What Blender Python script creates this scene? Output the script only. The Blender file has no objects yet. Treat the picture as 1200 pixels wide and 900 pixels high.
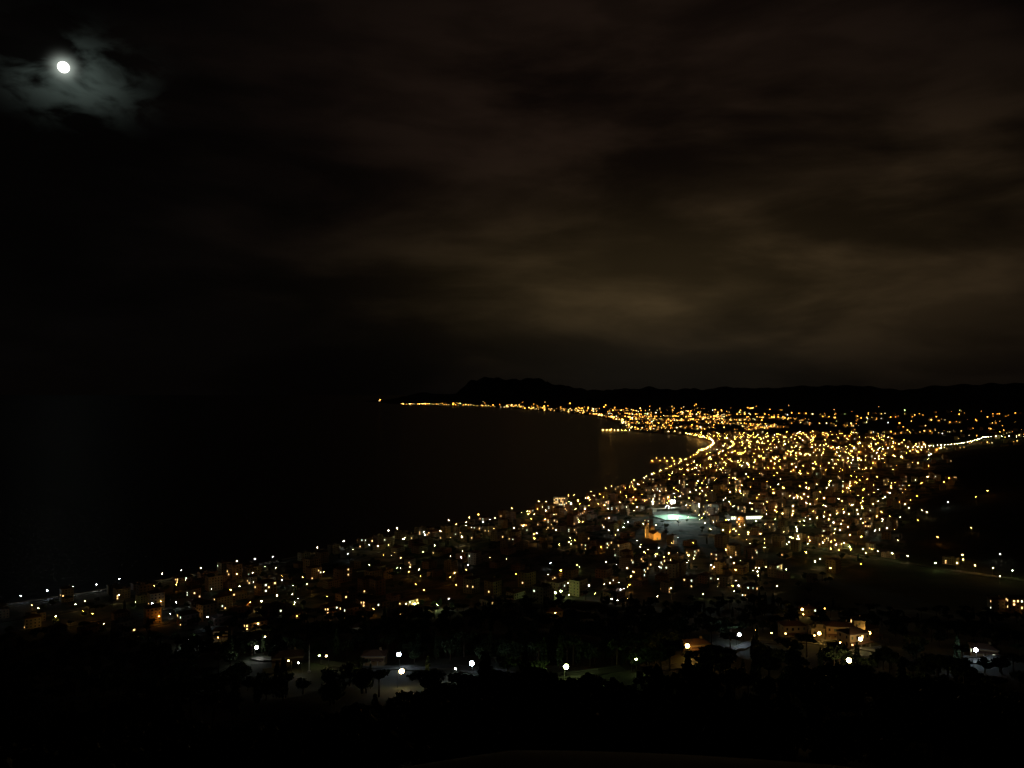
import bpy, math, random
import numpy as np
from mathutils import Vector
random.seed(7); np.random.seed(7)
S=bpy.context.scene
C=bpy.context.collection
EYE=240.0
# ------------------------------------------------------------------ map of the bay (metres, x east-ish, y away)
coast_raw=[(-5000,-500),(-2500,300),(-1100,600),(-758,758),(-581,871),(-480,960),(-404,1038),(-332,1108),(-267,1200),(-178,1333),(-80,1440),
(0,1543),(94,1687),(205,1846),(350,2097),(536,2541),(672,2880),(849,3323),(947,3789),(941,4235),(760,4640),(700,4900),(770,5500),(836,6545),
(800,8000),(522,9390),(0,11370),(-900,13500),(-2227,15400),(-3300,19000),(-4200,24000),(-3000,45000),(-2000,70000)]
def catmull(P,step):
    P=np.array(P,float); out=[]
    for i in range(len(P)-1):
        p0=P[max(i-1,0)];p1=P[i];p2=P[i+1];p3=P[min(i+2,len(P)-1)]
        L=np.linalg.norm(p2-p1); n=max(1,int(L/max(step,L/12)))
        for k in range(n):
            t=k/n
            out.append(0.5*((2*p1)+(-p0+p2)*t+(2*p0-5*p1+4*p2-p3)*t*t+(-p0+3*p1-3*p2+p3)*t**3))
    out.append(P[-1]); return np.array(out)
coast=catmull(coast_raw,45)
landpoly=np.vstack([coast,[(70000,70000),(70000,-60000),(-5000,-60000)]])
def inside(x,y,poly):
    r=np.zeros(x.shape,bool); n=len(poly)
    for i in range(n):
        x1,y1=poly[i];x2,y2=poly[(i+1)%n]
        if y1==y2: continue
        c=((y1>y)!=(y2>y))&(x<(x2-x1)*(y-y1)/(y2-y1)+x1)
        r^=c
    return r
def sdist(x,y):
    x=np.asarray(x,float);y=np.asarray(y,float)
    best=np.full(x.shape,1e18)
    for i in range(len(coast)-1):
        ax,ay=coast[i];bx,by=coast[i+1]
        dx,dy=bx-ax,by-ay;L2=dx*dx+dy*dy
        t=np.clip(((x-ax)*dx+(y-ay)*dy)/L2,0,1)
        d=(x-ax-t*dx)**2+(y-ay-t*dy)**2
        best=np.minimum(best,d)
    d=np.sqrt(best)
    return np.where(inside(x,y,landpoly),d,-d)
def wav(x,y,L,seed):
    r=np.zeros_like(x)
    rs=np.random.RandomState(seed)
    for k in range(6):
        a=rs.uniform(0,6.283);w=6.283/(L*rs.uniform(.6,1.5));ph=rs.uniform(0,6.283)
        r=r+np.sin((x*math.cos(a)+y*math.sin(a))*w+ph)
    return r/6*1.6
def g(x,y,cx,cy,sx,sy,h):
    return h*np.exp(-((x-cx)/sx)**2-((y-cy)/sy)**2)
def H(x,y):
    x=np.atleast_1d(np.asarray(x,float));y=np.atleast_1d(np.asarray(y,float))
    s=sdist(x,y); sp=np.maximum(s,0)
    z=2.5*(1-np.exp(-sp/12))+8*(1-np.exp(-sp/250))+.007*np.minimum(sp,7000)
    e=np.sqrt(y*y+.5*x*x)+np.maximum(0,-x)*.3
    hill=np.interp(e,[0,8,60,100,200,350,500,600,700,800,900,1000],[238,236,210,186,150,113,78,53,30,13,5,0])
    cf=np.clip(sp/250,0,1);cf=cf*cf*(3-2*cf)
    z=z+hill*cf*(1-z/240)
    mid=np.clip((e-60)/100,0,1)*np.clip((850-e)/150,0,1)*cf
    z=z+mid*(4*wav(x,y,120,3)+1.5*wav(x,y,40,4))
    z=z+g(x,y,1650,2050,420,500,95)+g(x,y,1250,1250,350,350,60)*cf
    far=np.clip(sp/1500,0,1)
    rough=1+.22*wav(x,y,1400,11)+.1*wav(x,y,500,12)+.05*wav(x,y,200,13)
    m=g(x,y,-750,16600,560,1500,260)+g(x,y,-100,17000,900,1700,345)+g(x,y,900,17500,900,1500,260)+g(x,y,2400,15500,1700,2500,215)
    m=m+g(x,y,5200,13500,2200,2500,270)+g(x,y,7200,9800,2200,2000,290)+g(x,y,-3300,26000,900,2500,260)+g(x,y,1500,30000,4500,3000,300)
    m=m+g(x,y,9000,5500,2500,2500,330)
    z=z+m*far*rough
    return np.where(s>0,z,np.maximum(-12,s*.08))
def Hs(x,y): return float(H(x,y)[0])
# ------------------------------------------------------------------ materials
def mat(name,col,rough=.8,noise=0,scale=1,emis=None,es=0,metal=0,samp=None):
    m=bpy.data.materials.new(name);m.use_nodes=True
    nt=m.node_tree;b=nt.nodes['Principled BSDF']
    b.inputs['Base Color'].default_value=(*col,1);b.inputs['Roughness'].default_value=rough;b.inputs['Metallic'].default_value=metal
    if noise:
        tc=nt.nodes.new('ShaderNodeTexCoord');n=nt.nodes.new('ShaderNodeTexNoise');n.inputs['Scale'].default_value=scale;n.inputs['Detail'].default_value=6
        r=nt.nodes.new('ShaderNodeMapRange');r.inputs['To Min'].default_value=1-noise;r.inputs['To Max'].default_value=1+noise
        mx=nt.nodes.new('ShaderNodeVectorMath');mx.operation='SCALE';mx.inputs[0].default_value=col
        nt.links.new(tc.outputs['Object'],n.inputs['Vector']);nt.links.new(n.outputs['Fac'],r.inputs['Value']);nt.links.new(r.outputs[0],mx.inputs['Scale']);nt.links.new(mx.outputs[0],b.inputs['Base Color'])
    if emis:
        b.inputs['Emission Color'].default_value=(*emis,1);b.inputs['Emission Strength'].default_value=es
        if samp: m.cycles.emission_sampling=samp
    return m
M={}
M['cream']=mat('plaster_cream',(.32,.25,.17),noise=.25,scale=.4)
M['ochre']=mat('plaster_ochre',(.32,.21,.11),noise=.25,scale=.4)
M['pink']=mat('plaster_pink',(.30,.19,.15),noise=.25,scale=.4)
M['white']=mat('plaster_white',(.42,.37,.30),noise=.2,scale=.4)
M['tile']=mat('roof_tile',(.17,.085,.055),noise=.4,scale=1.5)
M['flat']=mat('roof_flat',(.16,.15,.14),noise=.3,scale=.5)
M['glass']=mat('window_dark',(.02,.02,.025),rough=.15)
M['shut']=mat('shutter',(.06,.09,.06),rough=.6)
M['winw']=mat('window_lit_warm',(.3,.2,.1),emis=(1,.58,.2),es=4,samp='NONE')
M['winc']=mat('window_lit_cool',(.3,.3,.3),emis=(.9,1,.7),es=3,samp='NONE')
M['conc']=mat('concrete',(.24,.225,.20),noise=.3,scale=.6)
M['kerb']=mat('kerb_stone',(.12,.115,.105),noise=.3,scale=.6)
M['metal']=mat('pole_metal',(.15,.15,.15),rough=.5,metal=.6)
M['asph']=mat('asphalt',(.055,.053,.05),noise=.3,scale=.3,rough=.75)
M['paint']=mat('road_paint',(.75,.75,.72))
M['bark']=mat('bark',(.09,.06,.04),noise=.4,scale=3)
M['leaf']=mat('foliage',(.055,.085,.03),noise=.6,scale=.5,rough=.7)
M['leafd']=mat('foliage_dark',(.035,.055,.025),noise=.6,scale=.5,rough=.7)
M['turf']=mat('pitch_turf',(.13,.22,.14),noise=.2,scale=.1)
LC={'sod':(1,.38,.045),'amb':(1,.56,.12),'warm':(1,.76,.33),'whi':(.95,1,.85),'cool':(.72,.88,1),'grn':(.78,1,.33)}
for k,c in LC.items():
    w_=1.45 if k=='sod' else 1.2 if k=='amb' else 1
    M['L'+k]=mat('lamp_'+k,(.1,.1,.1),emis=c,es=185*w_)
    M['F'+k]=mat('far_lamp_'+k,(.1,.1,.1),emis=c,es=8.5*w_)
    M['N'+k]=mat('near_lamp_'+k,(.1,.1,.1),emis=c,es=60)
M['flood']=mat('floodlight_glass',(.5,.5,.5),emis=(.8,1,.95),es=260)
# ------------------------------------------------------------------ mesh helper
class MB:
    def __init__(s): s.v=[];s.f=[];s.m=[];s.mats=[]
    def mi(s,k):
        if k not in s.mats: s.mats.append(k)
        return s.mats.index(k)
    def face(s,pts,k):
        b=len(s.v);s.v+= [tuple(p) for p in pts];s.f.append(tuple(range(b,b+len(pts))));s.m.append(s.mi(k))
    def box(s,cx,cy,z0,w,d,h,k,a=0,top=None):
        c,q=math.cos(a),math.sin(a);b=len(s.v)
        for zz in (z0,z0+h):
            for sx,sy in ((-1,-1),(1,-1),(1,1),(-1,1)):
                X=sx*w/2;Y=sy*d/2;s.v.append((cx+X*c-Y*q,cy+X*q+Y*c,zz))
        F=[(0,3,2,1),(4,5,6,7),(0,1,5,4),(1,2,6,5),(2,3,7,6),(3,0,4,7)]
        for i,f in enumerate(F):
            s.f.append(tuple(b+j for j in f));s.m.append(s.mi(top if (i==1 and top) else k))
    def hip(s,cx,cy,z0,w,d,h,k):
        w2,d2=w/2,d/2
        if w>=d: r=[(cx-w2+d2*.9,cy,z0+h),(cx+w2-d2*.9,cy,z0+h)]
        else: r=[(cx,cy-d2+w2*.9,z0+h),(cx,cy+d2-w2*.9,z0+h)]
        A=(cx-w2,cy-d2,z0);B=(cx+w2,cy-d2,z0);Cc=(cx+w2,cy+d2,z0);D=(cx-w2,cy+d2,z0)
        if w>=d: fs=[[A,B,r[1],r[0]],[B,Cc,r[1]],[Cc,D,r[0],r[1]],[D,A,r[0]]]
        else: fs=[[A,B,r[0]],[B,Cc,r[1],r[0]],[Cc,D,r[1]],[D,A,r[0],r[1]]]
        for f in fs:s.face(f,k)
        s.face([D,Cc,B,A],k)
    def cyl(s,cx,cy,z0,z1,r0,r1,k,n=6,cap=True):
        b=len(s.v)
        for z,r in((z0,r0),(z1,r1)):
            for i in range(n):
                a=6.2832*i/n;s.v.append((cx+r*math.cos(a),cy+r*math.sin(a),z))
        for i in range(n):
            j=(i+1)%n;s.f.append((b+i,b+j,b+n+j,b+n+i));s.m.append(s.mi(k))
        if cap: s.f.append(tuple(b+n+i for i in range(n)));s.m.append(s.mi(k))
    def tube(s,p,q,r0,r1,k,n=5):
        p=np.array(p,float);q=np.array(q,float);d=q-p;d/=np.linalg.norm(d)
        u=np.cross(d,[.3,.9,.1]);u/=np.linalg.norm(u);w=np.cross(d,u);b=len(s.v)
        for c,r in((p,r0),(q,r1)):
            for i in range(n):
                a=6.2832*i/n;s.v.append(tuple(c+r*(math.cos(a)*u+math.sin(a)*w)))
        for i in range(n):
            j=(i+1)%n;s.f.append((b+i,b+j,b+n+j,b+n+i));s.m.append(s.mi(k))
    def octa(s,cx,cy,cz,r,k,zs=.8):
        P=[(cx+r,cy,cz),(cx,cy+r,cz),(cx-r,cy,cz),(cx,cy-r,cz),(cx,cy,cz+r*zs),(cx,cy,cz-r*zs)];b=len(s.v);s.v+=P
        for f in((0,1,4),(1,2,4),(2,3,4),(3,0,4),(1,0,5),(2,1,5),(3,2,5),(0,3,5)):
            s.f.append(tuple(b+j for j in f));s.m.append(s.mi(k))
    def globe(s,cx,cy,cz,r,k,n=10):
        prev=None
        for j in range(1,n//2):
            th=math.pi*j/(n//2);ring=[(cx+r*math.sin(th)*math.cos(6.2832*i/n),cy+r*math.sin(th)*math.sin(6.2832*i/n),cz+r*math.cos(th)) for i in range(n)]
            if prev is None:
                for i in range(n): s.face([(cx,cy,cz+r),ring[i],ring[(i+1)%n]],k)
            else:
                for i in range(n): s.face([prev[i],ring[i],ring[(i+1)%n],prev[(i+1)%n]],k)
            prev=ring
        for i in range(n): s.face([(cx,cy,cz-r),prev[(i+1)%n],prev[i]],k)
    def mesh(s,name):
        me=bpy.data.meshes.new(name);me.from_pydata(s.v,[],s.f)
        for k in s.mats:me.materials.append(M[k])
        me.polygons.foreach_set('material_index',s.m);me.update();return me
def put(me,name,loc=(0,0,0),rz=0,sc=1):
    o=bpy.data.objects.new(name,me);o.location=loc;o.rotation_euler=(0,0,rz);o.scale=(sc,sc,sc) if not isinstance(sc,tuple) else sc
    C.objects.link(o);return o
# ------------------------------------------------------------------ terrain
az=np.radians(np.concatenate([np.linspace(-180,-45,46)[:-1],np.linspace(-45,45,430),np.linspace(45,180,46)[1:-1]]))
rr=np.concatenate([np.geomspace(3,300,60)[:-1],np.arange(300,2500,10),np.geomspace(2500,66000,150)])
na,nr=len(az),len(rr)
A,R=np.meshgrid(az,rr);X=R*np.sin(A);Y=R*np.cos(A);Z=H(X.ravel(),Y.ravel())
V=np.stack([X.ravel(),Y.ravel(),Z],1)
V=np.vstack([V,[[0,0,238]]])
F=[]
for i in range(nr-1):
    b=i*na
    for j in range(na):
        k=(j+1)%na
        F.append((b+j,b+na+j,b+na+k,b+k))
for j in range(na): F.append((len(V)-1,j,(j+1)%na))
me=bpy.data.meshes.new('ground_terrain');me.from_pydata(V.tolist(),[],F);me.update()
me.polygons.foreach_set('use_smooth',[True]*len(F))
town=np.array([(-620,860),(-520,770),(-290,672),(-216,715),(-95,708),(42,745),(245,785),(350,900),(440,1000),(560,1080),(690,1420),(1000,1700),(1250,2200),(1500,2700),(2100,3600),(2600,4700),(600,4700)]+[tuple(p) for p in coast[::-1] if 860<p[1]<4700 and p[0]<1000])
sd=sdist(V[:,0],V[:,1]);urb=inside(V[:,0],V[:,1],town)
att=me.attributes.new('urban','FLOAT','POINT');att.data.foreach_set('value',urb.astype(float))
att=me.attributes.new('shore','FLOAT','POINT');att.data.foreach_set('value',sd.astype(float))
gm=bpy.data.materials.new('ground');gm.use_nodes=True;nt=gm.node_tree;b=nt.nodes['Principled BSDF'];b.inputs['Roughness'].default_value=.9
def N(t,**k):
    n=nt.nodes.new(t)
    for a,v in k.items():setattr(n,a,v)
    return n
geo=N('ShaderNodeNewGeometry')
n1=N('ShaderNodeTexNoise');n1.inputs['Scale'].default_value=.05;n1.inputs['Detail'].default_value=8;nt.links.new(geo.outputs['Position'],n1.inputs['Vector'])
cr=N('ShaderNodeValToRGB');cr.color_ramp.elements[0].color=(.016,.025,.011,1);cr.color_ramp.elements[0].position=.35;cr.color_ramp.elements[1].color=(.045,.042,.024,1);cr.color_ramp.elements[1].position=.7
nt.links.new(n1.outputs['Fac'],cr.inputs['Fac'])
n2=N('ShaderNodeTexNoise');n2.inputs['Scale'].default_value=.03;n2.inputs['Detail'].default_value=10;nt.links.new(geo.outputs['Position'],n2.inputs['Vector'])
cr2=N('ShaderNodeValToRGB');cr2.color_ramp.elements[0].color=(.03,.042,.02,1);cr2.color_ramp.elements[0].position=.42;cr2.color_ramp.elements[1].color=(.15,.13,.10,1);cr2.color_ramp.elements[1].position=.56
nt.links.new(n2.outputs['Fac'],cr2.inputs['Fac'])
at=N('ShaderNodeAttribute',attribute_name='urban');mx=N('ShaderNodeMix',data_type='RGBA')
nt.links.new(at.outputs['Fac'],mx.inputs[0]);nt.links.new(cr.outputs[0],mx.inputs[6]);nt.links.new(cr2.outputs[0],mx.inputs[7])
at2=N('ShaderNodeAttribute',attribute_name='shore');mr=N('ShaderNodeMapRange');mr.inputs['From Min'].default_value=20;mr.inputs['From Max'].default_value=30;mr.inputs['To Min'].default_value=1;mr.inputs['To Max'].default_value=0
nt.links.new(at2.outputs['Fac'],mr.inputs['Value']);mx2=N('ShaderNodeMix',data_type='RGBA');nt.links.new(mr.outputs[0],mx2.inputs[0]);nt.links.new(mx.outputs[2],mx2.inputs[6]);mx2.inputs[7].default_value=(.25,.2,.14,1)
nt.links.new(mx2.outputs[2],b.inputs['Base Color'])
me.materials.append(gm);put(me,'ground_terrain')
# sea
sm=bpy.data.materials.new('sea_water');sm.use_nodes=True;nt=sm.node_tree;b=nt.nodes['Principled BSDF']
b.inputs['Base Color'].default_value=(.005,.007,.010,1);b.inputs['Roughness'].default_value=.3;b.inputs['IOR'].default_value=1.33
geo=N('ShaderNodeNewGeometry');n1=N('ShaderNodeTexNoise');n1.inputs['Scale'].default_value=.12;n1.inputs['Detail'].default_value=6
bp=N('ShaderNodeBump');bp.inputs['Strength'].default_value=.6;bp.inputs['Distance'].default_value=1.5
nt.links.new(geo.outputs['Position'],n1.inputs['Vector']);nt.links.new(n1.outputs['Fac'],bp.inputs['Height']);nt.links.new(bp.outputs[0],b.inputs['Normal'])
me=bpy.data.meshes.new('sea');me.from_pydata([(-70000,-20000,0),(70000,-20000,0),(70000,70000,0),(-70000,70000,0)],[],[(0,1,2,3)]);me.materials.append(sm);put(me,'sea')
# ------------------------------------------------------------------ roads (with kerbs and centre line)
def road(name,pts,w,step=9,lift=.35,kerb='kerb'):
    P=catmull(pts,step);T=np.gradient(P,axis=0);T/=np.linalg.norm(T,axis=1)[:,None];Nn=np.stack([T[:,1],-T[:,0]],1)
    b=MB();offs=[(-w/2-.9,.14),(-w/2,.14),(-w/2,0),(w/2,0),(w/2,.14),(w/2+.9,.14)];keys=[kerb,kerb,'asph',kerb,kerb]
    zc=H(P[:,0],P[:,1])
    zl=np.maximum.reduce([zc,H(P[:,0]+Nn[:,0]*w/2,P[:,1]+Nn[:,1]*w/2),H(P[:,0]-Nn[:,0]*w/2,P[:,1]-Nn[:,1]*w/2)])+lift
    n=len(P)
    rows=[]
    for o,dz in [(-w/2-.9,-2.5)]+offs+[(w/2+.9,-2.5)]:
        rows.append([(P[i,0]+Nn[i,0]*o,P[i,1]+Nn[i,1]*o,zl[i]+dz) for i in range(n)])
    keys=['asph']+keys+['asph']
    for r in range(len(rows)-1):
        for i in range(n-1): b.face([rows[r][i],rows[r+1][i],rows[r+1][i+1],rows[r][i+1]],keys[r])
    if kerb=='kerb':
      for i in range(0,n-1,2):
        a=P[i];c=P[i]*.5+P[i+1]*.5;q=Nn[i]*.09
        b.face([(a[0]-q[0],a[1]-q[1],zl[i]+.006),(a[0]+q[0],a[1]+q[1],zl[i]+.006),(c[0]+q[0],c[1]+q[1],(zl[i]+zl[i+1])/2+.006),(c[0]-q[0],c[1]-q[1],(zl[i]+zl[i+1])/2+.006)],'paint')
    put(b.mesh(name),name)
cs=catmull([p for p in coast_raw if 700<p[1]<4400 and p[0]<1000],10)
seg=np.linalg.norm(np.diff(cs,axis=0),axis=1);arc=np.concatenate([[0],np.cumsum(seg)]);TL=arc[-1]
def cpos(t,s):
    x=np.interp(t,arc,cs[:,0]);y=np.interp(t,arc,cs[:,1])
    x2=np.interp(min(t+60,TL),arc,cs[:,0]);y2=np.interp(min(t+60,TL),arc,cs[:,1]);x1=np.interp(max(t-60,0),arc,cs[:,0]);y1=np.interp(max(t-60,0),arc,cs[:,1])
    dx,dy=x2-x1,y2-y1;L=math.hypot(dx,dy);dx/=L;dy/=L
    return x+dy*s,y-dx*s,math.atan2(dy,dx)
road('promenade_road',[cpos(t,26)[:2] for t in range(100,int(TL),60)],9,20)
for s_ in (102,176,250,324): road('town_street',[cpos(t,s_)[:2] for t in range(200,1100,60)],7,20)
inland=[(300,1235),(365,1195),(435,1120),(520,1010),(590,930),(650,880),(720,850)]
branch=[(425,1135),(450,1210),(480,1280),(560,1350),(660,1430),(760,1560)]
highway=[(1250,2950),(1450,2900),(1633,3000),(1830,3150),(2020,3350),(2250,3620),(2420,3620),(2700,3550)]
road('inland_road',inland,8);road('inland_road',branch,7);road('highway',highway,14,30,.8)
hillroad=[(-134,402),(-90,352),(-47,325),(-15,300),(30,268),(60,290),(80,325),(120,405),(160,425),(185,380),(217,358),(290,370)]
road('hillside_road',hillroad,4,8,.35,'asph')
# ------------------------------------------------------------------ buildings
def block(b,cx,cy,z0,w,d,fl,wall,roof,lit,r,hwin=1.5,warm=.75):
    h=fl*3.1+.6
    b.box(cx,cy,z0-5,w,d,h+5,wall,top='flat')
    for side in range(4):
        L=w if side%2==0 else d;D=(d if side%2==0 else w)/2+.03
        n=max(1,int(L/3.2));a=side*math.pi/2;c,s=math.cos(a),math.sin(a)
        for f in range(fl):
            for i in range(n):
                u=(i+.5)*L/n-L/2;z=z0+f*3.1+1.3
                q=r.random();k='winw' if q<lit*warm else('winc' if q<lit else('shut' if q<.55 else 'glass'))
                hh=hwin;ww=1.1;bal=side%2==0 and i%3==1 and f>0
                if bal: z-=.8;hh=2.2;ww=1.5
                P=[(u-ww/2,-D,z),(u+ww/2,-D,z),(u+ww/2,-D,z+hh),(u-ww/2,-D,z+hh)]
                b.face([(cx+x*c-y*s,cy+x*s+y*c,zz) for x,y,zz in P],k)
                if bal:
                    y=-D-.6;b.box(cx+u*c-y*s,cy+u*s+y*c,z0+f*3.1+.3,3,1.2,.18,'conc',a)
                    y=-D-1.17;b.box(cx+u*c-y*s,cy+u*s+y*c,z0+f*3.1+.48,3,.08,.9,wall,a)
    h+=z0
    if roof=='hip': b.box(cx,cy,h,w+1,d+1,.2,'conc');b.hip(cx,cy,h+.203,w+1,d+1,min(w,d)*.2,'tile');b.box(cx+w*.25,cy+d*.1,h+.3,.9,.9,min(w,d)*.2+.7,wall)
    else:
        for x,y,ww,dd in((0,-d/2+.15,w-.01,.3),(0,d/2-.15,w-.01,.3),(-w/2+.155,0,.3,d-.62),(w/2-.155,0,.3,d-.62)): b.box(cx+x,cy+y,h+.002,ww,dd,.9,wall)
        b.box(cx+w*.15,cy,h+.002,4,3.5,2.6,wall,top='flat');b.box(cx-w*.25,cy+d*.2,h+.002,1.6,1.2,1.2,'conc')
        b.tube((cx+w*.15,cy,h+2),(cx+w*.15,cy,h+5.5),.05,.04,'metal')
BV=[]
walls=['cream','ochre','pink','white','cream','pink']
for i in range(24):
    r=random.Random(i);b=MB();block(b,0,0,0,r.uniform(11,22),r.uniform(10,14),r.choice([2,2,3,3,4,5]),walls[i%6],'hip' if i%2 else 'flat',[0,.02,.05,.12][i%4],r);BV.append(b.mesh('building'))
def noise2(x,y): return float(wav(np.array([float(x)]),np.array([float(y)]),170,21)[0])
def noise3(x,y): return float(wav(np.array([float(x)]),np.array([float(y)]),330,77)[0])
keep=[(300,1412,50),(285,1350,42),(222,1205,30),(214,1165,26),(104,1600,30),(415,1385,40),(405,1345,30)]
bl=[]
rows=[48,82,122,156,196,230,270,304,344,378,418,452,492,526,566,600,640,674,714,748,788,822,862,896]
t=20
while t<TL:
    for ri,s in enumerate(rows):
        if int((t+s*.35)/27)%5==4: continue
        jj=min(14,4+s*.03)
        x,y,a=cpos(t+random.uniform(-jj,jj),s+random.uniform(-jj*.7,jj*.7))
        if y>4300: continue
        q=noise2(x,y)
        if q<-.45 or random.random()<.13+.0004*s+(.28 if y>1900 else 0): continue
        if s>200 and noise3(x,y)<-.5: continue
        bl.append((x,y,a+random.uniform(-.1,.1)))
    t+=27
P=np.array(bl);ok=inside(P[:,0],P[:,1],town)
for kx,ky,kr in keep: ok&=np.hypot(P[:,0]-kx,P[:,1]-ky)>kr
for rd in (inland,branch):
    for q in catmull(rd,15): ok&=np.hypot(P[:,0]-q[0],P[:,1]-q[1])>17
P=P[ok]
ex=[]
for rd,sd_ in ((inland,1),(branch,-1),(branch,1)):
    Q=catmull(rd,30)
    for i in range(len(Q)-1):
        if random.random()<.55:
            d=Q[i+1]-Q[i];a=math.atan2(d[1],d[0]);o=sd_*random.uniform(20,45);ex.append((Q[i][0]-math.sin(a)*o,Q[i][1]+math.cos(a)*o,a))
P=np.vstack([P,np.array(ex)])
zz=H(P[:,0],P[:,1]);BP=P
for (x,y,a),z in zip(P,zz):
    put(random.choice(BV),'apartment_building',(x,y,z),a+random.choice([0,math.pi]),random.uniform(.8,1.08))
r=random.Random(5);b=MB();block(b,0,0,0,28,13,6,'white','flat',.55,r,1.7,.7);put(b.mesh('apartment_tower'),'apartment_tower',(100,1590,Hs(100,1590)),-.1)
b=MB();b.box(0,0,-4,58,26,11,'white',top='conc')
for i in range(14): b.box(-26+i*4,-13.06,1,2.6,.08,4.6,'winc')
b.face([(-29.5,-13.5,7.05),(29.5,-13.5,7.05),(29.5,0,10.5),(-29.5,0,10.5)],'conc');b.face([(29.5,13.5,7.05),(-29.5,13.5,7.05),(-29.5,0,10.5),(29.5,0,10.5)],'conc')
b.face([(-29.5,13.5,7.05),(-29.5,-13.5,7.05),(-29.5,0,10.5)],'white');b.face([(29.5,-13.5,7.05),(29.5,13.5,7.05),(29.5,0,10.5)],'white')
put(b.mesh('sports_hall'),'sports_hall',(418,1392,Hs(418,1392)),.12)
# stadium
def light(kind,name,loc,en,col,tgt=None,size=1.2,rad=.5):
    l=bpy.data.lights.new(name,kind);l.energy=en;l.color=col;l.shadow_soft_size=rad
    if kind=='SPOT': l.spot_size=size;l.spot_blend=.7
    o=bpy.data.objects.new(name,l);o.location=loc
    if tgt is not None: o.rotation_euler=(Vector(tgt)-Vector(loc)).to_track_quat('-Z','Y').to_euler()
    C.objects.link(o);return o
sx,sy=300,1412;sz=Hs(sx,sy)+1.2
st=bpy.data.objects.new('football_stadium',None);st.location=(sx,sy,sz);st.rotation_euler=(0,0,.32);st.scale=(.8,.8,1);C.objects.link(st)
b=MB();b.box(0,0,-6,86,70,6,'conc',top='turf');
for x,y,w_,d_ in((0,-29,72,.25),(0,29,72,.25),(-36,0,.25,58),(36,0,.25,58),(0,0,.25,57)): b.box(x,y,.004,w_,d_,.01,'paint')
for i in range(24):
    a=6.2832*i/24;b.box(8*math.cos(a),8*math.sin(a),.004,2.1,.2,.008,'paint',a+1.57)
for sgn in(-1,1):
    for py_ in(-3.6,3.6): b.box(sgn*36.5,py_,0,.15,.15,2.5,'paint')
    b.box(sgn*36.5,0,2.5,.15,7.4,.15,'paint')
o=put(b.mesh('pitch'),'pitch');o.parent=st
b=MB()
for i in range(9): b.box(0,38.2+i*.9,-3,70,.9,3.6+i*.55,'conc')
b.box(0,42,11,70,10,.3,'white');[b.box(-33+i*11,46.6,-3,.4,.4,14,'metal') for i in range(7)]
o=put(b.mesh('grandstand'),'grandstand');o.parent=st
for i,(x,y) in enumerate([(-41,-34),(41,-34),(-41,33),(12,33)]):
    b=MB();b.cyl(x,y,-3,22,.45,.25,'metal',8);a=math.atan2(-y,-x)
    b.box(x,y,21,5,.5,3,'metal',a+1.57)
    for u in range(4):
        for v in range(3):
            rr_=.42 if i<3 else 1.25
            ux=x+math.cos(a+1.57)*(u-1.5)*2.1+math.cos(a)*.4;uy=y+math.sin(a+1.57)*(u-1.5)*2.1+math.sin(a)*.4
            if i==3 or (u+v)%2==0: b.octa(ux,uy,21.5+v*2,rr_,'flood')
    o=put(b.mesh('floodlight_mast_%d'%i),'floodlight_mast_%d'%i);o.parent=st
    l=light('SPOT','floodlight_beam_%d'%i,(x*.97,y*.97,21),[50000,70000,60000,300000][i],(.72,1,.90),(x*.3,y*.3-3,0),1.7,.8);l.parent=st
# church
b=MB();b.box(0,0,-4,14,30,15,'ochre',top='tile')
b.face([(-7.6,-15.5,11),(0,-15.5,15.5),(0,15.5,15.5),(-7.6,15.5,11)],'tile');b.face([(7.6,15.5,11),(0,15.5,15.5),(0,-15.5,15.5),(7.6,-15.5,11)],'tile')
b.face([(-7,-15.03,11),(7,-15.03,11),(0,-15.03,15.2)],'ochre');b.face([(7,15.03,11),(-7,15.03,11),(0,15.03,15.2)],'ochre')
b.box(0,-15.08,0,2.6,.1,4.5,'shut');b.tube((0,-15.0,8),(0,-15.12,8),1.2,1.2,'glass',10)
b.box(-10,9,-4,5.5,5.5,27,'cream')
for a in range(4):
    c,s_=math.cos(a*1.5708),math.sin(a*1.5708);b.box(-10+2.78*s_,9-2.78*c,17,1.6 if a%2==0 else .1,.1 if a%2==0 else 1.6,3.4,'glass')
b.box(-10,9,23,6.3,6.3,.5,'conc');b.cyl(-10,9,23.5,26,2.4,2.2,'cream',8);b.cyl(-10,9,26,30,2.3,.1,'tile',8)
b.cyl(0,9,12,19,5,5,'cream',12)
for j in range(4):
    t0,t1=j*.39,(j+1)*.39;b.cyl(0,9,19+5.2*math.sin(t0),19+5.2*math.sin(t1),5.3*math.cos(t0),5.3*math.cos(t1)+.05,'tile',12,j==3)
b.cyl(0,9,24.1,26,.6,.4,'cream',6)
cx,cy=222,1205;cz=Hs(cx,cy)
put(b.mesh('church'),'church',(cx,cy,cz),.25,.85)
for dx,dy in((-9,-26),(9,-26),(-24,0),(20,-8)):
    light('SPOT','church_floodlight',(cx+dx,cy+dy,cz+1.5),22000,(1,.52,.10),(cx-3,cy+2,cz+13),1.3,.4)
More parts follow.
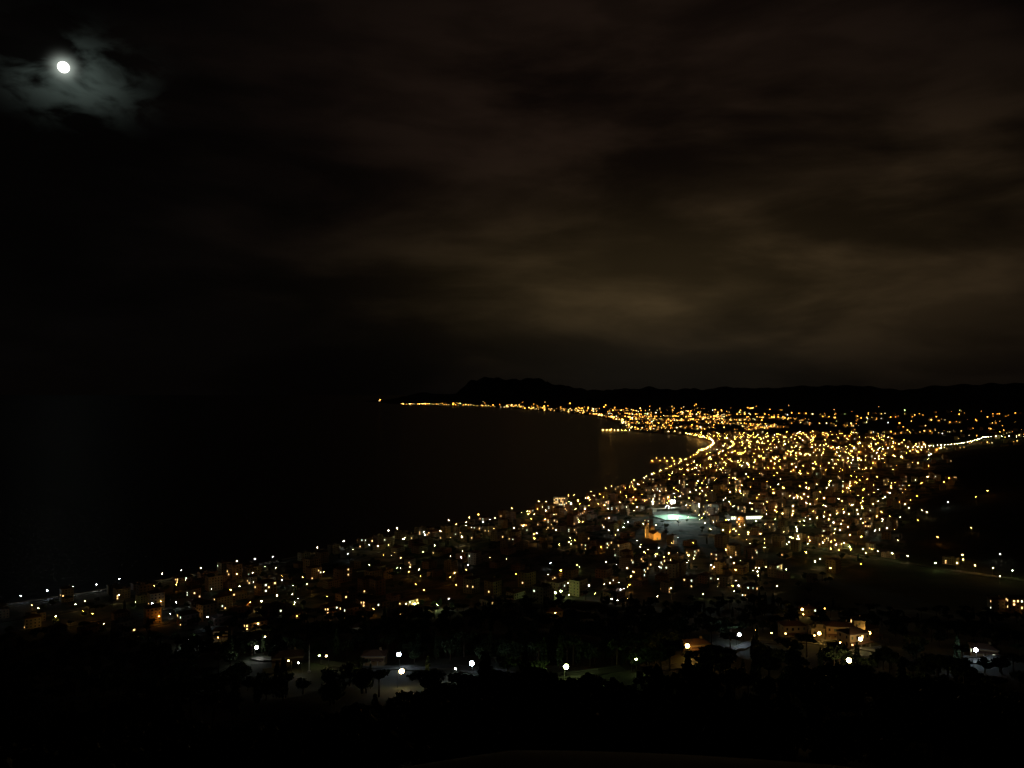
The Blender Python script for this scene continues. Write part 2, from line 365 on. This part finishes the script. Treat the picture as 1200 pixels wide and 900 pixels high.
# hillside villas
def villa(x,y,rz,spec,name='hillside_villa'):
    z=Hs(x,y)+1;b=MB();r=random.Random(int(x*7+y))
    for cx,cy,z0,w,d,fl,wall,roof,lit in spec: block(b,cx,cy,z0,w,d,fl,wall,roof,lit,r)
    for cx,cy,z0,w,d,fl,wall,roof,lit in spec[:1]:
        for i in range(int(w/3)):
            b.cyl(cx-w/2+1.5+i*3,cy-d/2-3,z0-4,z0+2.7,.18,.18,'white',6)
        b.box(cx,cy-d/2-1.7,z0+2.7,w,3.3,.25,'tile')
        b.box(cx,cy-d/2-3.5,z0-4,w+8,.3,4.8,'conc')
    put(b.mesh(name),name,(x,y,z),rz)
villas=[(178,402,.35,[(0,0,0,13,9,2,'ochre','hip',.1),(8.5,5,0,6,8,1,'cream','hip',0)]),
 (186,438,-.15,[(0,0,0,16,9,2,'ochre','hip',.12),(10.5,2,0,6,7,3,'cream','hip',.1),(-11.5,3,0,8,8,1,'cream','flat',.1)]),
 (216,470,.5,[(0,0,0,12,9,2,'cream','hip',.05)]),(168,462,.1,[(0,0,0,14,9,2,'cream','hip',0)]),
 (78,326,.2,[(0,0,0,9,7,1,'ochre','hip',.1)]),(-62,348,0,[(0,0,0,10,8,1,'ochre','hip',0)]),(-106,364,.3,[(0,0,0,14,9,1,'ochre','hip',0)]),
 (-240,640,.2,[(0,0,0,14,9,2,'cream','hip',.1)]),(250,655,.4,[(0,0,0,15,9,2,'cream','hip',.1)]),(230,376,-.4,[(0,0,0,11,8,1,'ochre','hip',.1)]),
 (30,560,.2,[(0,0,0,12,9,2,'cream','hip',0)]),(-120,600,.5,[(0,0,0,12,9,2,'cream','hip',0)])]
for v in villas: villa(*v)
b=MB();r=random.Random(3);block(b,0,0,0,40,13,4,'ochre','flat',.22,r,1.8,.95);block(b,-27,4,0,12,12,3,'cream','hip',.2,r)
put(b.mesh('hotel_building'),'hotel_building',(500,745,Hs(500,745)+1),-.25)
# flagpole
b=MB();b.box(0,0,-1,1.2,1.2,1.6,'conc');b.cyl(0,0,.6,12,.18,.1,'white',8);b.globe(0,0,12.1,.2,'metal',8)
put(b.mesh('flagpole'),'flagpole',(-86,327,Hs(-86,327)))
# piers
def pier(x0,y0,x1,y1,k,n,r):
    L=math.hypot(x1-x0,y1-y0);a=math.atan2(y1-y0,x1-x0);b=MB();b.box(L/2,0,1.2,L,6,.7,'conc')
    for i in range(int(L/9)): b.cyl(4+i*9,0,-8,1.2,.5,.5,'conc',6)
    for s_ in(-2.8,2.8): b.box(L/2,s_,2.9,L,.06,.06,'metal')
    for i in range(n):
        u=L*(i+.5)/n;b.cyl(u,1.8,1.9,6,.1,.1,'metal',5);b.octa(u,1.8,6,r,'L'+k)
    put(b.mesh('pier'),'pier',(x0,y0,0),a)
pier(590,2620,470,2640,'sod',5,.6);pier(610,2720,505,2760,'sod',4,.5);pier(745,4800,560,4830,'amb',8,1.1);pier(600,4720,640,4930,'sod',4,1.0)
# ------------------------------------------------------------------ lamps
def lampmesh(k,r,hgt=8,pre='L'):
    b=MB();b.cyl(0,0,-1,hgt,.12,.07,'metal',5);b.tube((0,0,hgt-.2),(1.4,0,hgt+.25),.06,.05,'metal',4)
    b.box(1.5,0,hgt+.32+r*.8,max(.9,r),.4,.12,'metal')
    if pre=='N': b.globe(1.5,0,hgt+.3,r,pre+k)
    else: b.octa(1.5,0,hgt+.3,r,pre+k,.8)
    return b.mesh('street_lamp')
LM={}
for k in LC:
    LM[k,'s']=lampmesh(k,.18,4);LM[k,0]=lampmesh(k,.3);LM[k,1]=lampmesh(k,.47,9);LM[k,2]=lampmesh(k,.76,12);LM[k,'N']=lampmesh(k,.85,5.5,'N');LM[k,'n']=lampmesh(k,.32,4.5,'N')
def pick(y):
    if y<1400: w={'sod':26,'amb':24,'warm':25,'whi':11,'cool':7,'grn':7}
    elif y<1900: w={'sod':50,'amb':28,'warm':12,'whi':4,'cool':2,'grn':4}
    else: w={'sod':64,'amb':26,'warm':7,'whi':2,'cool':0,'grn':1}
    return random.choices(list(w),list(w.values()))[0]
L=[]
t=5
while t<TL:
    x,y,a=cpos(t,18);L.append((x,y,a,'p'))
    for s in [65,102,139,176,213,250,287,324,361,398,435,472,509,546,583,620,694,768,842]:
        jt=8+min(30,s*.08);js=2+min(34,max(0,s-90)*.11)
        x,y,a=cpos(t+random.uniform(-jt,jt),s+random.uniform(-js,js))
        if y>4300: continue
        side=s in(65,139,213,287,361,435,509,583)
        n_=noise2(x*.8+400,y*.8)
        dens=(.74+.5*n_) if not side else (.50+.35*n_)
        if y>1900: dens=(.48+.6*n_) if not side else .30+.5*n_
        if s>200 and noise3(x,y)<-.5: dens*=.15
        if random.random()<dens: L.append((x,y,a,'w' if side else 's'))
    t+=25
P=np.array([(l[0],l[1]) for l in L]);ok=inside(P[:,0],P[:,1],town)|np.array([l[3]=='p' for l in L]);zz=H(P[:,0],P[:,1])
for l,o,z in zip(L,ok,zz):
    if not o: continue
    x,y,a,ty=l
    if math.hypot(x-300,y-1412)<48: continue
    big=0 if y<1150 else(1 if y<2300 else 2)
    if ty=='p':
        if y<1300: 
            if random.random()<.35: continue
            k=random.choice(['whi','cool','warm','warm'])
        else:
            if random.random()<(.35 if y<2900 else .1): continue
            k=random.choice(['amb','sod','sod','amb','warm'])
        big=1 if y<2900 else 2
    elif ty=='w':
        k=random.choice(['warm','warm','whi','amb','grn','sod','amb']) if y<1400 else pick(y);big='s' if y<1300 else (0 if y<2200 else 1)
    else:
        k=pick(y);q=random.random()
        if q<.22 and big<2: big+=1
        elif q>.7 and big>0: big-=1
    put(LM[k,big],'street_lamp',(x,y,z),a+random.choice([1.57,-1.57]),random.uniform(.8,1.2)*(1.15 if y>2900 and ty=='p' else 1))
def along(pts,sp,ks,big,off=6,p=1):
    Q=catmull(pts,6);d=np.concatenate([[0],np.cumsum(np.linalg.norm(np.diff(Q,axis=0),axis=1))])
    for u in np.arange(0,d[-1],sp):
        if random.random()>p: continue
        x=np.interp(u,d,Q[:,0]);y=np.interp(u,d,Q[:,1])+off
        put(LM[random.choice(ks),big],'street_lamp',(x,y,Hs(x,y)),-1.57)
along(inland,20,['warm','grn','amb'],1,7,.85);along(branch,22,['warm','grn','amb'],1,7,.85);along(highway,30,['warm','grn','warm'],2,9,.92)
for (x,y,a) in ex:
    if random.random()<.8: put(LM[random.choice(['sod','amb','sod','warm']),random.choice([0,1])],'street_lamp',(x+8,y-11,Hs(x+8,y-11)),a)
for i in range(60):
    x=random.uniform(330,1000);y=random.uniform(900,1750)
    if y<x*1.02+180: continue
    put(LM[random.choice(['sod','amb','warm','whi','grn']),random.choice([0,0,1])],'street_lamp',(x,y,Hs(x,y)),random.uniform(0,6))
near=[(-134,402,'whi','N'),(-47,323,'cool','N'),(-41,276,'warm','N'),(-15,290,'cool','N'),(-21,288,'whi','n'),(18,264,'grn','N'),(71,316,'amb','N'),(120,412,'cool','N'),(124,284,'warm','N'),(217,360,'cool','N'),
(40,258,'grn','n'),(-85,343,'grn','n'),(-80,336,'warm','n'),(-95,332,'amb','n'),(-88,323,'whi','n'),(152,450,'amb','n'),(145,455,'amb','n'),(-262,622,'whi','N'),(176,391,'warm','N'),(164,414,'amb','n'),
(170,428,'amb','N'),(182,428,'amb','n'),(200,430,'amb','N'),(192,427,'warm','n'),(205,455,'amb','n'),(156,440,'amb','n'),(168,392,'amb','n'),(210,462,'amb','n'),(232,610,'amb','n'),(240,640,'amb','N'),(280,690,'sod','n'),(-120,585,'whi','n'),(30,545,'amb','n'),(-240,628,'amb','n'),(-180,560,'warm','n'),(492,733,'amb','n'),(512,735,'amb','n'),
(44,802,'grn','N'),(52,812,'grn','N'),(36,815,'grn','N'),(40,822,'warm','n'),(58,798,'grn','n'),(-95,742,'grn','N'),(-70,735,'grn','N'),(-58,750,'warm','n'),(-110,720,'amb','n'),(-230,700,'amb','n'),(150,790,'warm','n'),(100,772,'whi','n'),(200,800,'grn','n')]
for x,y,k,t_ in near: put(LM[k,t_],'street_lamp',(x,y,Hs(x,y)),random.uniform(0,6.28))
# ------------------------------------------------------------------ trees
def tree(seed,kind):
    r=random.Random(seed);b=MB();cl=[]
    if kind=='cyp':
        b.tube((0,0,-1),(0,0,8),.22,.05,'bark')
        for i in range(420):
            z=r.uniform(.8,10.5);R=1.15*math.sin(min(1,(11-z)/7)*1.57)*min(1,z/1.5+.3)*r.uniform(.6,1.05);a=r.uniform(0,6.28);cl.append((R*math.cos(a),R*math.sin(a),z,.32))
    else:
        h=r.uniform(2.2,3.2) if kind=='oak' else 6.5
        b.tube((0,0,-1),(r.uniform(-.3,.3),r.uniform(-.3,.3),h),.3,.2,'bark',6)
        nb=7;cs_=[]
        for i in range(nb):
            a=6.28*i/nb+r.uniform(-.3,.3);rad=r.uniform(1.2,2.6) if kind=='oak' else r.uniform(1.5,3.4);zz_=h+(r.uniform(.8,3) if kind=='oak' else r.uniform(1,1.9))
            c=(rad*math.cos(a),rad*math.sin(a),zz_);b.tube((0,0,h-.3),c,.13,.04,'bark',4);cs_.append((c,r.uniform(1,1.6)))
        cs_.append(((0,0,h+(3.2 if kind=='oak' else 2)),1.4))
        for c,R in cs_:
            for i in range(60):
                v=np.array([r.gauss(0,1) for _ in range(3)]);v=v/np.linalg.norm(v)*R*r.uniform(.55,1.1);
                cl.append((c[0]+v[0],c[1]+v[1],c[2]+v[2]*(.75 if kind=='oak' else .45),.36))
    for x,y,z,s in cl:
        u=np.array([r.gauss(0,1) for _ in range(3)]);u/=np.linalg.norm(u);w=np.cross(u,[r.gauss(0,1) for _ in range(3)]);w/=np.linalg.norm(w);p=np.array([x,y,z]);k='leaf' if r.random()<.55 else 'leafd'
        s*=r.uniform(.6,1.3);b.face([p-u*s-w*s*.6,p+u*s-w*s*.6,p+u*s+w*s*.6,p-u*s+w*s*.6],k)
    return b.mesh('tree')
TV=[(tree(i,'oak'),'oak_tree') for i in range(4)]+[(tree(9,'pine'),'pine_tree'),(tree(10,'pine'),'pine_tree'),(tree(12,'cyp'),'cypress_tree')]
T=[]
NL=np.array([(n[0],n[1]) for n in near]);VL=np.array([(v[0],v[1]) for v in villas]+[(500,745),(-86,327)]);RL=catmull(hillroad,8)
# gardens, drives and added camera sight lines kept treeless so the lamps show
NC=np.vstack([NL+np.array([dx,dy]) for dx,dy in ((0,0),(0,-8),(0,-16),(0,-24))]+[NL*f for f in (.95,.91,.87,.83)])
while len(T)<1800:
    y=random.uniform(70,780);x=random.uniform(-.75,.75)*y
    e=math.sqrt(y*y+.5*x*x)
    if e>790 or noise2(x*1.5,y*1.5)<-.5: continue
    if np.min(np.hypot(NC[:,0]-x,NC[:,1]-y))<5.5 or np.min(np.hypot(VL[:,0]-x,VL[:,1]-y))<16 or np.min(np.hypot(RL[:,0]-x,RL[:,1]-y))<4: continue
    T.append((x,y))
n=0
while n<1000:
    t=random.uniform(0,1900);s=random.uniform(30,700);x,y,a=cpos(t,s)
    if np.min(np.hypot(BP[:,0]-x,BP[:,1]-y))<12: continue
    if any(math.hypot(x-kx,y-ky)<kr*(.9 if i_ in (0,2,4) else .45) for i_,(kx,ky,kr) in enumerate(keep)): continue
    T.append((x,y));n+=1
zz=H([p[0] for p in T],[p[1] for p in T])
for (x,y),z in zip(T,zz):
    m_,nm=random.choice(TV);put(m_,nm,(x,y,z),random.uniform(0,6.28),random.uniform(.75,1.25))
# ------------------------------------------------------------------ far districts (single masses)
fb=MB();fl=MB()
def farlamp(x,y,z,k,r,h=10):
    fl.tube((x,y,z-2),(x,y,z+h),.3,.2,'metal',3);fl.octa(x,y,z+h,r,'F'+k,.8)
pts=[]
far=catmull([p for p in coast_raw if 4200<p[1]<25000],60)
for i in range(len(far)-1):
    p,q=far[i],far[i+1];n=max(1,int(np.linalg.norm(q-p)/(60 if p[1]<8000 else 140)))
    for k in range(n):
        c=p+(q-p)*k/n
        if random.random()<(.85 if c[1]<9500 else .5 if c[1]<15500 else .12): pts.append((c[0]+45+random.uniform(-10,50),c[1]+random.uniform(-30,100),'shore'))
for i in range(3600):
    y=4250+abs(random.gauss(0,1))*2300;x=700+abs(random.gauss(0,1))*(850+.14*y)
    if y>11000 or x>.68*y: continue
    pts.append((x,y,'in'))
for i in range(420):
    y=random.uniform(9000,15500);c=np.interp(y,far[:,1],far[:,0]);pts.append((c+abs(random.gauss(0,1))*500+60,y,'in'))
for i in range(420):
    y=random.uniform(2400,4300);x=1500+random.gauss(0,1)*500+ (y-2400)*.5;pts.append((x,y,'out'))
for i in range(90):
    y=random.uniform(3200,7500);pts.append((y*random.uniform(.42,.66),y,'farm'))
P=np.array([(a,b_) for a,b_,c in pts]);zz=H(P[:,0],P[:,1]);sdd=sdist(P[:,0],P[:,1]);nn=wav(P[:,0],P[:,1],700,31)+.5*wav(P[:,0],P[:,1],250,32)
for (x,y,ty),z,s_,n_ in zip(pts,zz,sdd,nn):
    if s_<25 or (z>70+random.expovariate(1/10) and ty!='farm') or z>130: continue
    if ty=='in' and n_<.06+max(0,x/y-.25)*3+random.uniform(-.35,.35): continue
    if ty=='out' and n_<.1: continue
    k=random.choices(['sod','amb','warm','whi','grn'],[56,27,10,4,3])[0]
    r=y*.00040*min(2.0,random.lognormvariate(-.25,.55))
    if ty=='shore': r*=1.6 if y<8500 else .95; k=random.choice(['amb','sod','amb','warm'])
    farlamp(x,y,z,k,r)
    if random.random()<.6:
        w=random.uniform(12,30);fb.box(x+random.uniform(-30,30),y+random.uniform(15,50),z-6,w,random.uniform(10,16),random.uniform(12,26),random.choice(['cream','ochre','white']),random.uniform(0,3),top='flat')
put(fb.mesh('distant_town'),'distant_town');put(fl.mesh('distant_street_lights'),'distant_street_lights')
# ------------------------------------------------------------------ world
w=bpy.data.worlds.new('World');S.world=w;w.use_nodes=True;nt=w.node_tree;bg=nt.nodes['Background']
moon=np.array([-528/900,1,383/900]);moonD=moon/np.linalg.norm(moon)
tc=N('ShaderNodeTexCoord');lk=nt.links.new
def vm(op,a,bv=None,sc=None):
    n=N('ShaderNodeVectorMath',operation=op)
    for i,v in enumerate((a,bv)):
        if v is None: continue
        if isinstance(v,(tuple,list)): n.inputs[i].default_value=v
        else: lk(v,n.inputs[i])
    if sc is not None:
        if isinstance(sc,(int,float)): n.inputs['Scale'].default_value=sc
        else: lk(sc,n.inputs['Scale'])
    return n
def ma(op,a,bv=None,cl=False):
    n=N('ShaderNodeMath',operation=op,use_clamp=cl)
    for i,v in enumerate((a,bv)):
        if v is None: continue
        if isinstance(v,(int,float)): n.inputs[i].default_value=v
        else: lk(v,n.inputs[i])
    return n.outputs[0]
D=tc.outputs['Generated']
def nd(x,z): 
    v=np.array([x,1,z]);return tuple(v/np.linalg.norm(v))
def gau(c,sx,sz):
    a=vm('SUBTRACT',D,c);m=vm('MULTIPLY',a.outputs[0],(1/sx,1/sx,1/sz));l=vm('DOT_PRODUCT',m.outputs[0],m.outputs[0])
    return ma('EXPONENT',ma('MULTIPLY',l.outputs['Value'],-1))
def noi(scale,vs,det=7,lo=.35,hi=.65,dist=0,off=(0,0,0)):
    m=vm('MULTIPLY',D,vs);ad=vm('ADD',m.outputs[0],off);n=N('ShaderNodeTexNoise');n.inputs['Scale'].default_value=scale;n.inputs['Detail'].default_value=det;n.inputs['Distortion'].default_value=dist
    lk(ad.outputs[0],n.inputs['Vector']);r=N('ShaderNodeMapRange',interpolation_type='SMOOTHSTEP');r.inputs['From Min'].default_value=lo;r.inputs['From Max'].default_value=hi;lk(n.outputs['Fac'],r.inputs['Value']);return r.outputs[0]
def colr(c,f): return vm('SCALE',c,sc=f).outputs[0]
def add(a,b_): return vm('ADD',a,b_).outputs[0]
cl1=noi(2.6,(1,1,3.6),9,.36,.64,.3,(3.4,1,2.3))
cl2=noi(7,(1,1,3.2),8,.38,.64,.3,(1.4,6,2.3))
cl1=ma('MULTIPLY',cl1,ma('ADD',ma('MULTIPLY',cl2,.5),.7))
band=gau(nd(.18,.145),.26,.08)
strk=gau(nd(.46,.20),.30,.11)
up=gau(nd(.16,.36),.38,.20)
hz=gau(nd(.20,.03),.20,.07)
tot=colr((.0007,.0006,.0006),ma('ADD',cl1,.6))
tot=add(tot,colr((.0245,.0165,.0066),ma('MULTIPLY',band,ma('ADD',cl1,.55))))
tot=add(tot,colr((.0225,.0140,.0064),ma('MULTIPLY',strk,ma('ADD',cl1,.15))))
tot=add(tot,colr((.0085,.0046,.0028),ma('MULTIPLY',up,ma('ADD',cl1,.25))))
tot=add(tot,colr((.0046,.0040,.0030),hz))
mg=gau(tuple(moonD+np.array([.008,0,-.008])),.048,.030);mcl=noi(17,(1,1,2.2),9,.42,.62,.4,(5.3,2,1.2))
tot=add(tot,colr((.050,.067,.059),ma('MULTIPLY',mg,ma('ADD',ma('MULTIPLY',mcl,.97),.02))))
mg2=gau(tuple(moonD),.009,.009);tot=add(tot,colr((.40,.45,.40),mg2))
sky=N('ShaderNodeTexSky',sky_type='NISHITA');sky.sun_disc=False;sky.sun_elevation=math.radians(20.2);sky.sun_rotation=math.radians(-30.4)
tot=add(tot,vm('SCALE',sky.outputs[0],sc=.00001).outputs[0])
lk(tot,bg.inputs['Color']);bg.inputs['Strength'].default_value=1
s=bpy.data.lights.new('moonlight','SUN');s.energy=.00005;s.angle=math.radians(.5);s.color=(.8,.9,1)
o=bpy.data.objects.new('moonlight',s);C.objects.link(o)
o.rotation_euler=Vector(moonD).to_track_quat('Z','Y').to_euler()
bpy.ops.mesh.primitive_uv_sphere_add(segments=48,ring_count=24,radius=360,location=tuple(np.array([0,0,EYE])+moonD*62000))
mo=bpy.context.object;mo.name='moon';mo.data.materials.append(mat('moon_surface',(.1,.1,.1),emis=(1,.98,.88),es=2.5,samp='NONE'))
# ------------------------------------------------------------------ camera
cd=bpy.data.cameras.new('Camera');cd.lens=27;cd.sensor_width=36;cd.clip_end=200000;cd.clip_start=.5
co=bpy.data.objects.new('Camera',cd);co.location=(0,0,EYE);co.rotation_euler=(math.radians(90)+math.atan(10/900),0,0);C.objects.link(co);S.camera=co
S.view_settings.view_transform='Standard';S.view_settings.look='None';S.view_settings.exposure=0
